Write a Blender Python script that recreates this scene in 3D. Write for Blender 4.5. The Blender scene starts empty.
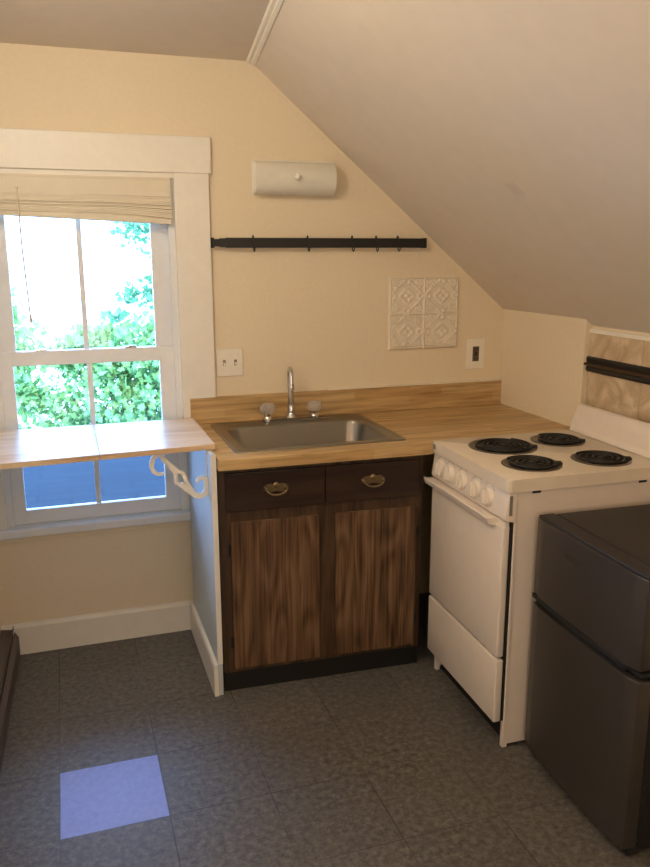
import bpy, bmesh, math, random
from mathutils import Vector, Matrix, Euler
random.seed(7)
S = bpy.context.scene
COL = S.collection
PI = math.pi

# ------------------------------------------------------------------ camera
F_PX, YAW, PITCH, ROLL = 785.65, .3211, -.2257, -.0023
cam = bpy.data.cameras.new('camera'); camo = bpy.data.objects.new('camera', cam); COL.objects.link(camo)
cam.sensor_fit = 'VERTICAL'; cam.sensor_height = 36; cam.lens = F_PX/867*36; cam.clip_start = .02; cam.clip_end = 200
fw = Vector((math.sin(YAW)*math.cos(PITCH), math.cos(YAW)*math.cos(PITCH), math.sin(PITCH)))
rt = Vector((math.cos(YAW), -math.sin(YAW), 0)); up = rt.cross(fw)
r2 = rt*math.cos(ROLL)+up*math.sin(ROLL); u2 = -rt*math.sin(ROLL)+up*math.cos(ROLL)
M = Matrix((r2, u2, -fw)).transposed().to_4x4(); M.translation = Vector((-.4748, -3.1996, 1.6039))
camo.matrix_world = M
S.camera = camo

# ------------------------------------------------------------------ world, lights, exposure
S.view_settings.view_transform = 'Standard'; S.view_settings.look = 'None'
S.view_settings.gamma = 1; S.view_settings.exposure = 0.0
w = bpy.data.worlds.new('sky'); S.world = w; w.use_nodes = True
bg = w.node_tree.nodes['Background']; bg.inputs[0].default_value = (.27, .50, 1.0, 1); bg.inputs[1].default_value = 16
sun = bpy.data.lights.new('sun', 'SUN'); sun.energy = 17; sun.angle = .01; sun.color = (1, .95, .86)
suno = bpy.data.objects.new('sun', sun); COL.objects.link(suno)
suno.rotation_euler = Vector((-.10, .80, -.48)).to_track_quat('-Z', 'Y').to_euler()
pl = bpy.data.lights.new('window_portal', 'AREA'); pl.shape = 'RECTANGLE'; pl.size = .70; pl.size_y = 1.36
pl.cycles.is_portal = True
plo = bpy.data.objects.new('window_portal', pl); COL.objects.link(plo)
plo.location = (-.38, .17, 1.22); plo.rotation_euler = (-PI/2, 0, 0)
lp = bpy.data.lights.new('ceiling_lamp', 'POINT'); lp.energy = 18; lp.shadow_soft_size = .07; lp.color = (1, .92, .78)
lpo = bpy.data.objects.new('ceiling_lamp', lp); COL.objects.link(lpo); lpo.location = (-.60, -1.28, 2.26)
lq = bpy.data.lights.new('warm_lamp', 'POINT'); lq.energy = 10; lq.shadow_soft_size = .08; lq.color = (1, .62, .32)
lqo = bpy.data.objects.new('warm_lamp', lq); COL.objects.link(lqo); lqo.location = (.25, -2.75, 2.0)
la = bpy.data.lights.new('side_fill_light', 'AREA'); la.shape = 'RECTANGLE'; la.size = .8; la.size_y = 1.1; la.energy = 4.5; la.color = (1, .93, .82)  # added soft fill from the left; no window is built there
lao = bpy.data.objects.new('side_fill_light', la); COL.objects.link(lao); lao.location = (-.86, -2.3, 1.35); lao.rotation_euler = (PI/2, 0, -PI/2)
lb = la.copy(); lb.name = 'rear_fill_light'; lb.energy = 11  # second added fill, behind the camera, lifts the area under the sill
lbo = bpy.data.objects.new('rear_fill_light', lb); COL.objects.link(lbo); lbo.location = (-.45, -4.28, 1.3); lbo.rotation_euler = (PI/2, 0, 0)

# ------------------------------------------------------------------ materials
def mat(name, col, rough=.5, metal=0, spec=.5, bump=None, coat=0):
    m = bpy.data.materials.new(name); m.use_nodes = True
    b = m.node_tree.nodes['Principled BSDF']
    b.inputs['Base Color'].default_value = (*col, 1); b.inputs['Roughness'].default_value = rough
    b.inputs['Metallic'].default_value = metal; b.inputs['Specular IOR Level'].default_value = spec
    b.inputs['Coat Weight'].default_value = coat
    nt = m.node_tree
    tc = nt.nodes.new('ShaderNodeTexCoord')
    n = nt.nodes.new('ShaderNodeTexNoise'); n.inputs['Scale'].default_value = (bump or (40, .1))[0]; n.inputs['Detail'].default_value = 4
    nt.links.new(tc.outputs['Object'], n.inputs['Vector'])
    # slight tone variation so that no surface is one flat value
    mr = nt.nodes.new('ShaderNodeMapRange'); mr.inputs['To Min'].default_value = .95; mr.inputs['To Max'].default_value = 1.05
    nt.links.new(n.outputs['Fac'], mr.inputs['Value'])
    vm = nt.nodes.new('ShaderNodeVectorMath'); vm.operation = 'SCALE'; vm.inputs[0].default_value = col
    nt.links.new(mr.outputs[0], vm.inputs['Scale']); nt.links.new(vm.outputs[0], b.inputs['Base Color'])
    if bump:
        bp = nt.nodes.new('ShaderNodeBump'); bp.inputs['Strength'].default_value = bump[1]; bp.inputs['Distance'].default_value = .003
        nt.links.new(n.outputs['Fac'], bp.inputs['Height']); nt.links.new(bp.outputs[0], b.inputs['Normal'])
    return m

def ramp(nt, stops):
    r = nt.nodes.new('ShaderNodeValToRGB'); e = r.color_ramp.elements
    while len(e) < len(stops): e.new(.5)
    for k, (p, c) in enumerate(stops): e[k].position = p; e[k].color = (*c, 1)
    return r

def wood(name, stops, axis=2, scale=1.0, stretch=12, rough=.45, rings=True, dist=2.0, spec=.4):
    """grain running along `axis` (object coordinates)"""
    m = bpy.data.materials.new(name); m.use_nodes = True; nt = m.node_tree; b = nt.nodes['Principled BSDF']
    b.inputs['Roughness'].default_value = rough; b.inputs['Specular IOR Level'].default_value = spec
    tc = nt.nodes.new('ShaderNodeTexCoord'); mp = nt.nodes.new('ShaderNodeMapping')
    sc = [stretch*scale]*3; sc[axis] = scale; mp.inputs['Scale'].default_value = sc
    nt.links.new(tc.outputs['Object'], mp.inputs['Vector'])
    n = nt.nodes.new('ShaderNodeTexNoise'); n.inputs['Scale'].default_value = 1; n.inputs['Detail'].default_value = 7; n.inputs['Roughness'].default_value = .65
    n.inputs['Distortion'].default_value = .6
    nt.links.new(mp.outputs[0], n.inputs['Vector'])
    src = n.outputs['Fac']
    if rings:
        mp2 = nt.nodes.new('ShaderNodeMapping'); sc2 = [3.0*scale]*3; sc2[axis] = .55*scale; mp2.inputs['Scale'].default_value = sc2
        nt.links.new(tc.outputs['Object'], mp2.inputs['Vector'])
        n2 = nt.nodes.new('ShaderNodeTexNoise'); n2.inputs['Scale'].default_value = 1; n2.inputs['Detail'].default_value = 2
        nt.links.new(mp2.outputs[0], n2.inputs['Vector'])
        mu = nt.nodes.new('ShaderNodeMath'); mu.operation = 'MULTIPLY'; mu.inputs[1].default_value = 11*dist
        nt.links.new(n2.outputs['Fac'], mu.inputs[0])
        si = nt.nodes.new('ShaderNodeMath'); si.operation = 'SINE'; nt.links.new(mu.outputs[0], si.inputs[0])
        ma = nt.nodes.new('ShaderNodeMath'); ma.operation = 'MULTIPLY_ADD'; ma.inputs[1].default_value = .09
        nt.links.new(si.outputs[0], ma.inputs[0]); nt.links.new(n.outputs['Fac'], ma.inputs[2]); src = ma.outputs[0]
    r = ramp(nt, stops); nt.links.new(src, r.inputs[0]); nt.links.new(r.outputs[0], b.inputs['Base Color'])
    bp = nt.nodes.new('ShaderNodeBump'); bp.inputs['Strength'].default_value = .15; bp.inputs['Distance'].default_value = .001
    nt.links.new(src, bp.inputs['Height']); nt.links.new(bp.outputs[0], b.inputs['Normal'])
    return m

WALL = mat('cream_wall_paint', (.80, .68, .49), .75, bump=(60, .12))
CEIL = mat('ceiling_paint', (.70, .615, .51), .85, bump=(14, .25))
_nt = CEIL.node_tree; _b = _nt.nodes['Principled BSDF']; _l = _b.inputs['Base Color'].links[0].from_socket
_tc = _nt.nodes.new('ShaderNodeTexCoord'); _vd = _nt.nodes.new('ShaderNodeVectorMath'); _vd.operation = 'DISTANCE'; _vd.inputs[1].default_value = (.92, -.92, 1.798)
_ns = _nt.nodes.new('ShaderNodeTexNoise'); _ns.inputs['Scale'].default_value = 30
_ad = _nt.nodes.new('ShaderNodeMath'); _ad.operation = 'MULTIPLY_ADD'; _ad.inputs[1].default_value = .05
_mr = _nt.nodes.new('ShaderNodeMapRange'); _mr.inputs['From Min'].default_value = .03; _mr.inputs['From Max'].default_value = .07; _mr.inputs['To Min'].default_value = .22; _mr.inputs['To Max'].default_value = 0
_mx = _nt.nodes.new('ShaderNodeMix'); _mx.data_type = 'RGBA'; _mx.inputs[7].default_value = (.30, .25, .22, 1)
_nt.links.new(_tc.outputs['Object'], _vd.inputs[0]); _nt.links.new(_tc.outputs['Object'], _ns.inputs['Vector']); _nt.links.new(_ns.outputs['Fac'], _ad.inputs[0]); _nt.links.new(_vd.outputs['Value'], _ad.inputs[2])
_nt.links.new(_ad.outputs[0], _mr.inputs['Value']); _nt.links.new(_mr.outputs[0], _mx.inputs[0]); _nt.links.new(_l, _mx.inputs[6]); _nt.links.new(_mx.outputs[2], _b.inputs['Base Color'])
TRIMW = mat('white_trim_paint', (.84, .79, .69), .4, bump=(30, .08))
SASH = mat('white_sash_paint', (.80, .79, .76), .4, bump=(30, .05))
BLUEP = mat('pale_blue_paint', (.56, .60, .59), .5, bump=(30, .08))
BLIND = mat('ivory_blind', (.72, .64, .49), .45, bump=(30, .05))
BLACKM = mat('black_metal', (.012, .011, .010), .45, bump=(120, .05))
CHROME = mat('chrome', (.62, .61, .58), .16, 1)
STEEL = mat('brushed_steel', (.30, .285, .25), .30, 1, bump=(90, .06))
BRASS = mat('antique_brass', (.30, .23, .13), .32, 1)
ENAMEL = mat('white_enamel', (.80, .70, .60), .28, bump=(20, .04))
ENAMELT = mat('cooktop_enamel', (.78, .68, .54), .25, bump=(20, .04))
KNOBM = mat('knob_plastic', (.80, .71, .60), .35)
DARKG = mat('dark_gap', (.010, .009, .008), .7)
DRIP = mat('drip_pan', (.14, .115, .085), .35, .5)
COIL = mat('burner_coil', (.018, .015, .013), .5, .3)
FRIDGE = mat('dark_stainless', (.064, .054, .047), .38, .35, bump=(8, .03))
FRIDGEB = mat('black_fridge_shell', (.014, .011, .010), .45, bump=(150, .3))
LOGO = mat('logo_print', (.030, .024, .022), .4)
BROWNP = mat('brown_heater_paint', (.105, .080, .070), .5, bump=(30, .1))
TOE = mat('black_toe_kick', (.008, .007, .006), .45, bump=(30, .15))
PLATE = mat('cream_plate', (.86, .80, .68), .35)
PLATEDK = mat('outlet_face', (.13, .085, .055), .5)
SLOT = mat('slot_shade', (.26, .19, .12), .6)
TINW = mat('white_embossed_panel', (.80, .71, .57), .45)
INK = mat('grey_print', (.22, .19, .16), .6)
RAILG = mat('bronze_rail', (.10, .065, .035), .35, .8)
COUNTER = None
FRAMEW = wood('cabinet_frame_wood', [(.30, (.034, .018, .010)), (.5, (.070, .038, .019)), (.70, (.11, .060, .030))], 2, 2.5, 14, .4)
DOORW = wood('door_veneer', [(.32, (.045, .021, .009)), (.44, (.105, .054, .025)), (.56, (.150, .082, .040)), (.70, (.21, .125, .066))], 2, 2.4, 42, .42, dist=4.0)
DRAWW = wood('drawer_wood', [(.30, (.018, .009, .006)), (.5, (.032, .015, .009)), (.70, (.048, .024, .013))], 0, 2.2, 12, .35)
LEAFW = wood('pale_maple', [(.32, (.62, .47, .33)), (.45, (.76, .62, .47)), (.56, (.80, .68, .55)), (.68, (.66, .50, .36))], 0, 1.6, 7, .33, dist=1.2)
LEAFE = wood('maple_edge', [(.32, (.50, .32, .16)), (.5, (.66, .45, .25)), (.68, (.72, .53, .32))], 0, 2, 12, .4)
ROOFM = None

def butcher(name):
    m = bpy.data.materials.new(name); m.use_nodes = True; nt = m.node_tree; b = nt.nodes['Principled BSDF']
    b.inputs['Roughness'].default_value = .33; b.inputs['Specular IOR Level'].default_value = .45
    tc = nt.nodes.new('ShaderNodeTexCoord'); sp = nt.nodes.new('ShaderNodeSeparateXYZ'); nt.links.new(tc.outputs['Object'], sp.inputs[0])
    ad = nt.nodes.new('ShaderNodeMath'); ad.operation = 'ADD'; nt.links.new(sp.outputs[1], ad.inputs[0]); nt.links.new(sp.outputs[2], ad.inputs[1])
    cb = nt.nodes.new('ShaderNodeCombineXYZ'); nt.links.new(sp.outputs[0], cb.inputs[0]); nt.links.new(ad.outputs[0], cb.inputs[1])
    br = nt.nodes.new('ShaderNodeTexBrick'); br.inputs['Scale'].default_value = 1; br.inputs['Brick Width'].default_value = .42
    br.inputs['Row Height'].default_value = .034; br.inputs['Mortar Size'].default_value = .0006; br.offset = .37
    br.inputs['Color1'].default_value = (.50, .315, .130, 1); br.inputs['Color2'].default_value = (.62, .43, .205, 1); br.inputs['Mortar'].default_value = (.38, .22, .10, 1)
    br.inputs['Mortar Smooth'].default_value = 1
    nt.links.new(cb.outputs[0], br.inputs['Vector'])
    mp = nt.nodes.new('ShaderNodeMapping'); mp.inputs['Scale'].default_value = (4, 55, 55); nt.links.new(tc.outputs['Object'], mp.inputs[0])
    n = nt.nodes.new('ShaderNodeTexNoise'); n.inputs['Scale'].default_value = 1; n.inputs['Detail'].default_value = 6; nt.links.new(mp.outputs[0], n.inputs['Vector'])
    r = ramp(nt, [(.32, (.62, .55, .48)), (.5, (.92, .92, .92)), (.66, (1.1, 1.1, 1.1))]); nt.links.new(n.outputs['Fac'], r.inputs[0])
    mx = nt.nodes.new('ShaderNodeMix'); mx.data_type = 'RGBA'; mx.blend_type = 'MULTIPLY'; mx.inputs[0].default_value = 1
    nt.links.new(br.outputs['Color'], mx.inputs[6]); nt.links.new(r.outputs[0], mx.inputs[7]); nt.links.new(mx.outputs[2], b.inputs['Base Color'])
    return m
COUNTER = butcher('butcher_block')

TX, TY, TS = -.584, -.556, .305
def floor_mat():
    m = bpy.data.materials.new('vinyl_floor_tiles'); m.use_nodes = True; nt = m.node_tree; b = nt.nodes['Principled BSDF']
    L = nt.links.new
    def math_(op, a, c=None, d=None):
        n = nt.nodes.new('ShaderNodeMath'); n.operation = op
        for k, x in enumerate((a, c, d)):
            if x is None: continue
            if isinstance(x, (int, float)): n.inputs[k].default_value = x
            else: L(x, n.inputs[k])
        return n.outputs[0]
    tc = nt.nodes.new('ShaderNodeTexCoord'); sp = nt.nodes.new('ShaderNodeSeparateXYZ'); L(tc.outputs['Object'], sp.inputs[0])
    gx = math_('DIVIDE', math_('SUBTRACT', sp.outputs[0], TX), TS); gy = math_('DIVIDE', math_('SUBTRACT', sp.outputs[1], TY), TS)
    def seam(g):
        f = math_('FRACT', g); d = math_('ABSOLUTE', math_('SUBTRACT', f, .5)); return math_('GREATER_THAN', d, .4935)
    ix = math_('FLOOR', gx); iy = math_('FLOOR', gy)
    sm = math_('MAXIMUM', seam(gx), math_('MULTIPLY', seam(gy), math_('LESS_THAN', gy, .4)))
    cb = nt.nodes.new('ShaderNodeCombineXYZ'); L(ix, cb.inputs[0]); L(iy, cb.inputs[1])
    wn = nt.nodes.new('ShaderNodeTexWhiteNoise'); wn.noise_dimensions = '2D'; L(cb.outputs[0], wn.inputs['Vector'])
    # fading of seams along the floor (filled joints away from the window)
    ns = nt.nodes.new('ShaderNodeTexNoise'); ns.inputs['Scale'].default_value = 2.3; L(tc.outputs['Object'], ns.inputs['Vector'])
    sf = nt.nodes.new('ShaderNodeMapRange'); sf.inputs['From Min'].default_value = .35; sf.inputs['From Max'].default_value = .6; sf.inputs['To Min'].default_value = .8; sf.inputs['To Max'].default_value = .1
    L(ns.outputs['Fac'], sf.inputs['Value'])
    # mottled flecks
    n1 = nt.nodes.new('ShaderNodeTexNoise'); n1.inputs['Scale'].default_value = 48; n1.inputs['Detail'].default_value = 8; n1.inputs['Roughness'].default_value = .75; L(tc.outputs['Object'], n1.inputs['Vector'])
    r1 = ramp(nt, [(.34, (.050, .045, .038)), (.5, (.110, .101, .087)), (.66, (.185, .170, .148))]); L(n1.outputs['Fac'], r1.inputs[0])
    vo = nt.nodes.new('ShaderNodeTexVoronoi'); vo.inputs['Scale'].default_value = 60; L(tc.outputs['Object'], vo.inputs['Vector'])
    fl = math_('LESS_THAN', vo.outputs['Distance'], .13)
    m1 = nt.nodes.new('ShaderNodeMix'); m1.data_type = 'RGBA'; L(math_('MULTIPLY', fl, .35), m1.inputs[0]); L(r1.outputs[0], m1.inputs[6]); m1.inputs[7].default_value = (.035, .03, .025, 1)
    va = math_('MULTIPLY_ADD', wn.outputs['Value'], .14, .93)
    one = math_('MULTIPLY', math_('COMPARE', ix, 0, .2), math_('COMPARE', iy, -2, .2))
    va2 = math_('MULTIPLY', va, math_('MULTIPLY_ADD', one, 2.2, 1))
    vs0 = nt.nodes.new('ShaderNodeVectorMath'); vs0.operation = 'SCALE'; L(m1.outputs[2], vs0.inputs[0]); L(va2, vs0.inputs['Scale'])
    tn = nt.nodes.new('ShaderNodeMix'); tn.data_type = 'RGBA'; L(one, tn.inputs[0]); tn.inputs[6].default_value = (1, 1, 1, 1); tn.inputs[7].default_value = (.86, .98, 1.9, 1)  # single paler tile, with blue window light painted into its tint
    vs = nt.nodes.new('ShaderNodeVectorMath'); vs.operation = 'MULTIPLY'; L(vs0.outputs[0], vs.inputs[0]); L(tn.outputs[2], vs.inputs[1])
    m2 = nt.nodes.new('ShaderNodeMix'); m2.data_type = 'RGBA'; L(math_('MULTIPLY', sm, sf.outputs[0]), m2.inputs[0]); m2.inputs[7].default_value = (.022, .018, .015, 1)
    m3 = nt.nodes.new('ShaderNodeMix'); m3.data_type = 'RGBA'; L(math_('MULTIPLY', one, .75), m3.inputs[0]); L(vs.outputs[0], m3.inputs[6]); m3.inputs[7].default_value = (.25, .33, .82, 1); L(m3.outputs[2], m2.inputs[6])  # same tile: flat blue skylight tone mixed into its colour
    L(m2.outputs[2], b.inputs['Base Color'])
    rr = nt.nodes.new('ShaderNodeMapRange'); rr.inputs['To Min'].default_value = .38; rr.inputs['To Max'].default_value = .62; L(n1.outputs['Fac'], rr.inputs['Value']); L(rr.outputs[0], b.inputs['Roughness'])
    bp = nt.nodes.new('ShaderNodeBump'); bp.inputs['Strength'].default_value = .25; bp.inputs['Distance'].default_value = .002; L(n1.outputs['Fac'], bp.inputs['Height']); L(bp.outputs[0], b.inputs['Normal'])
    return m
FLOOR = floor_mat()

def stone():
    m = bpy.data.materials.new('travertine_tile'); m.use_nodes = True; nt = m.node_tree; b = nt.nodes['Principled BSDF']; b.inputs['Roughness'].default_value = .5
    tc = nt.nodes.new('ShaderNodeTexCoord')
    n = nt.nodes.new('ShaderNodeTexNoise'); n.inputs['Scale'].default_value = 9; n.inputs['Detail'].default_value = 6; n.inputs['Distortion'].default_value = 1.2; nt.links.new(tc.outputs['Object'], n.inputs['Vector'])
    r = ramp(nt, [(.33, (.46, .33, .20)), (.5, (.60, .46, .30)), (.66, (.74, .62, .45))]); nt.links.new(n.outputs['Fac'], r.inputs[0]); nt.links.new(r.outputs[0], b.inputs['Base Color'])
    return m
STONE = stone()

def glassm(name, tint=(1, 1, 1)):
    m = bpy.data.materials.new(name); m.use_nodes = True; nt = m.node_tree; nt.nodes.remove(nt.nodes['Principled BSDF'])
    out = [n for n in nt.nodes if n.type == 'OUTPUT_MATERIAL'][0]
    t = nt.nodes.new('ShaderNodeBsdfTransparent'); t.inputs[0].default_value = (*tint, 1)
    g = nt.nodes.new('ShaderNodeBsdfGlossy'); g.inputs['Roughness'].default_value = .02
    fr = nt.nodes.new('ShaderNodeFresnel'); fr.inputs[0].default_value = 1.45
    mx = nt.nodes.new('ShaderNodeMixShader'); nt.links.new(fr.outputs[0], mx.inputs[0]); nt.links.new(t.outputs[0], mx.inputs[1]); nt.links.new(g.outputs[0], mx.inputs[2]); nt.links.new(mx.outputs[0], out.inputs[0])
    return m
GLASS = glassm('window_glass', (.96, .98, .98))
def crystal():
    m = mat('clear_acrylic', (.85, .82, .76), .08); b = m.node_tree.nodes['Principled BSDF']; b.inputs['Transmission Weight'].default_value = .75; b.inputs['IOR'].default_value = 1.45; return m
ACRYL = crystal()
def frosted():
    m = mat('frosted_glass', (.86, .82, .70), .42); b = m.node_tree.nodes['Principled BSDF']; b.inputs['Transmission Weight'].default_value = .15; b.inputs['Roughness'].default_value = .4; return m
FROST = frosted()
def leafm(name, c):
    m = mat(name, c, .5); nt = m.node_tree; b = nt.nodes['Principled BSDF']; out = [n for n in nt.nodes if n.type == 'OUTPUT_MATERIAL'][0]
    t = nt.nodes.new('ShaderNodeBsdfTranslucent'); t.inputs[0].default_value = (c[0]*1.1, c[1]*1.2, c[2]*.8, 1)
    mx = nt.nodes.new('ShaderNodeMixShader'); mx.inputs[0].default_value = .45; nt.links.new(b.outputs[0], mx.inputs[1]); nt.links.new(t.outputs[0], mx.inputs[2]); nt.links.new(mx.outputs[0], out.inputs[0])
    return m
LEAF1 = leafm('leaf_green', (.12, .26, .09)); LEAF2 = leafm('leaf_teal_green', (.06, .19, .10))
BARK = mat('bark', (.12, .09, .07), .9, bump=(20, .8))

# ------------------------------------------------------------------ mesh helpers
def newbm(): return bmesh.new()
def box(bm, a, b, bev=0, seg=2):
    lo = [min(a[i], b[i]) for i in range(3)]; hi = [max(a[i], b[i]) for i in range(3)]
    vs = [bm.verts.new((x, y, z)) for x in (lo[0], hi[0]) for y in (lo[1], hi[1]) for z in (lo[2], hi[2])]
    fs = [bm.faces.new([vs[i] for i in q]) for q in ((0, 1, 3, 2), (4, 6, 7, 5), (0, 4, 5, 1), (2, 3, 7, 6), (0, 2, 6, 4), (1, 5, 7, 3))]
    if bev:
        es = {e for f in fs for e in f.edges}
        bmesh.ops.bevel(bm, geom=list(es), offset=bev, segments=seg, profile=.5, affect='EDGES', clamp_overlap=True)
    return bm
def prism(bm, pts, h0, h1, axis=2, bev=0, seg=2):
    """polygon pts (2d, CCW) extruded along axis"""
    def P(p, h):
        if axis == 2: return (p[0], p[1], h)
        if axis == 1: return (p[0], h, p[1])
        return (h, p[0], p[1])
    a = [bm.verts.new(P(p, h0)) for p in pts]; b = [bm.verts.new(P(p, h1)) for p in pts]
    fs = [bm.faces.new(a[::-1]), bm.faces.new(b)]
    n = len(pts)
    for i in range(n): fs.append(bm.faces.new((a[i], a[(i+1) % n], b[(i+1) % n], b[i])))
    if bev:
        es = {e for f in fs for e in f.edges}
        bmesh.ops.bevel(bm, geom=list(es), offset=bev, segments=seg, profile=.5, affect='EDGES', clamp_overlap=True)
    return bm
def tube(bm, path, r, n=12, closed=False, caps=True):
    path = [Vector(p) for p in path]; N = len(path); rings = []
    rr = r if isinstance(r, (list, tuple)) else [r]*N
    prev = None
    for i, p in enumerate(path):
        if closed: t = path[(i+1) % N]-path[i-1]
        else: t = path[min(i+1, N-1)]-path[max(i-1, 0)]
        t.normalize()
        if prev is None:
            a = Vector((0, 0, 1)) if abs(t.z) < .9 else Vector((1, 0, 0)); u = t.cross(a).normalized()
        else:
            u = (prev-t*prev.dot(t)).normalized()
        prev = u; v = t.cross(u)
        rings.append([bm.verts.new(p+(u*math.cos(2*PI*k/n)+v*math.sin(2*PI*k/n))*rr[i]) for k in range(n)])
    for i in range(N if closed else N-1):
        A = rings[i]; B = rings[(i+1) % N]
        for k in range(n): bm.faces.new((A[k], A[(k+1) % n], B[(k+1) % n], B[k]))
    if caps and not closed: bm.faces.new(rings[0][::-1]); bm.faces.new(rings[-1])
    return bm
def lathe(bm, prof, c=(0, 0, 0), axis='z', n=32, lobes=None):
    c = Vector(c)
    rings = []
    for r, h in prof:
        ring = []
        for k in range(n):
            a = 2*PI*k/n; q = r*(1+(lobes[1]*math.cos(lobes[0]*a) if lobes else 0))
            x, y = q*math.cos(a), q*math.sin(a)
            v = {'z': (x, y, h), 'y': (x, h, y), 'x': (h, x, y)}[axis]
            ring.append(bm.verts.new(c+Vector(v)))
        rings.append(ring)
    for i in range(len(prof)-1):
        for k in range(n): bm.faces.new((rings[i][k], rings[i][(k+1) % n], rings[i+1][(k+1) % n], rings[i+1][k]))
    bm.faces.new(rings[0][::-1]); bm.faces.new(rings[-1])
    return bm
def rrect(x0, y0, x1, y1, r, n=6):
    pts = []
    for cx, cy, a0 in ((x1-r, y1-r, 0), (x0+r, y1-r, 90), (x0+r, y0+r, 180), (x1-r, y0+r, 270)):
        for k in range(n+1):
            a = math.radians(a0+90*k/n); pts.append((cx+r*math.cos(a), cy+r*math.sin(a)))
    return pts
def obj(name, bm, m, parent=None, smooth=None):
    bmesh.ops.recalc_face_normals(bm, faces=bm.faces[:])
    me = bpy.data.meshes.new(name); bm.to_mesh(me); bm.free()
    o = bpy.data.objects.new(name, me); COL.objects.link(o); me.materials.append(m)
    if smooth is not None:
        for p in me.polygons: p.use_smooth = True
        try: me.set_sharp_from_angle(angle=math.radians(smooth))
        except Exception: pass
    if parent: o.parent = parent
    return o
def thing(name, label, cat, loc=(0, 0, 0), rz=0, group=None):
    o = bpy.data.objects.new(name, None); COL.objects.link(o); o.location = loc; o.rotation_euler = (0, 0, rz)
    o.empty_display_size = .05
    return tag(o, label, cat, group)
def tag(o, label, cat, group=None):
    o['label'] = label; o['category'] = cat
    if group: o['group'] = group
    return o
def struct(name, bm, m, parent=None, smooth=None):
    o = obj(name, bm, m, parent, smooth)
    if not parent: o['kind'] = 'structure'
    return o

# ------------------------------------------------------------------ room shell
WX = 1.452                       # knee wall
ZC, XH, ZK = 2.326, .29, 1.345   # ceiling height / hinge at the back wall / knee wall height
SL = -.838
def lx(y): return -.80+.035*y    # left wall drifts slightly outwards
def hx(y): return XH+.096*y
def hz(y): return ZC-.0805*y
YF = -4.3
T = .12
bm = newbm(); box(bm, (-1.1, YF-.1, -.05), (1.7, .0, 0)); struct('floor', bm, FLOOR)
# back wall with the window opening (built as one mesh of blocks)
OX0, OX1, OZ0, OZ1 = -.735, -.028, .52, 1.905
def wall_block(x0, x1, z0, z1, y0=0, y1=T):
    box(bm, (x0, y0, z0), (x1, y1, z1))
bm = newbm()
wall_block(-1.0, OX0, -.05, 2.6); wall_block(OX0, OX1, -.05, OZ0); wall_block(OX0, OX1, OZ1, 2.6); wall_block(OX1, 1.7, -.05, 2.6)
struct('wall_back', bm, WALL)
bm = newbm(); prism(bm, [(lx(0), 0), (lx(0)-T, 0), (lx(YF)-T, YF), (lx(YF), YF)], 0, 2.85); struct('wall_left', bm, WALL)
bm = newbm(); box(bm, (-1.2, YF-T, 0), (1.7, YF, 2.85)); struct('wall_front', bm, WALL)
# right knee wall: painted length, then set back behind the stone tiles
bm = newbm()
KY = -.612
box(bm, (WX, KY, 0), (WX+.2, 0, ZK+.10), .004)
box(bm, (WX+.032, YF, 0), (WX+.2, KY+.01, ZK+.10))
struct('wall_right', bm, WALL)
# ceiling: gently rising left part and steep right slope, each with thickness
bm = newbm()
def quadslab(p, d):
    a = [bm.verts.new(q) for q in p]; b = [bm.verts.new(Vector(q)+Vector(d)) for q in p]
    bm.faces.new(a); bm.faces.new(b[::-1])
    for i in range(4): bm.faces.new((a[i], b[i], b[(i+1) % 4], a[(i+1) % 4]))
def slz(x): return hz(0)+SL*(x-XH)
Y1 = YF-.05
hpf = (hx(Y1), Y1, hz(Y1))
quadslab([(-1.2, .02, hz(.02)), (hx(.02), .02, hz(.02)), hpf, (-1.2, Y1, hz(Y1))], (0, 0, .1))
quadslab([(hx(.02), .02, hz(.02)), (1.62, .02, slz(1.62)), (1.62, Y1, slz(1.62)+ (hpf[2]-slz(hpf[0]))), hpf], (.07, 0, .08))
struct('ceiling', bm, CEIL)
# moulding strip on the ceiling crease
def strip_profile(w0, w1):
    p0 = Vector((hx(0)+.012, -.001, hz(0)-.004)); p1 = Vector((hx(-2.6)+.012, -2.6, hz(-2.6)-.004))
    d = (p1-p0).normalized(); n = Vector((-.30, 0, -1)).normalized(); s = d.cross(n).normalized()
    prof = [(-.030, .012), (-.030, -.006), (-.022, -.010), (-.010, -.008), (-.006, -.013), (.006, -.013), (.010, -.008), (.022, -.010), (.030, -.006), (.030, .012)]
    rings = [[bm.verts.new(p+s*a-n*b) for a, b in prof] for p in (p0, p1)]
    k = len(prof)
    for i in range(k): bm.faces.new((rings[0][i], rings[0][(i+1) % k], rings[1][(i+1) % k], rings[1][i]))
    bm.faces.new(rings[0][::-1]); bm.faces.new(rings[1])
bm = newbm(); strip_profile(0, 1); struct('trim_1', bm, TRIMW)
# baseboard under the window
bm = newbm()
prism(bm, [(0, 0), (-.016, 0), (-.016, .118), (-.012, .126), (-.007, .130), (0, .132)], lx(0), -.018, axis=0)
struct('baseboard_back', bm, TRIMW)

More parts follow.
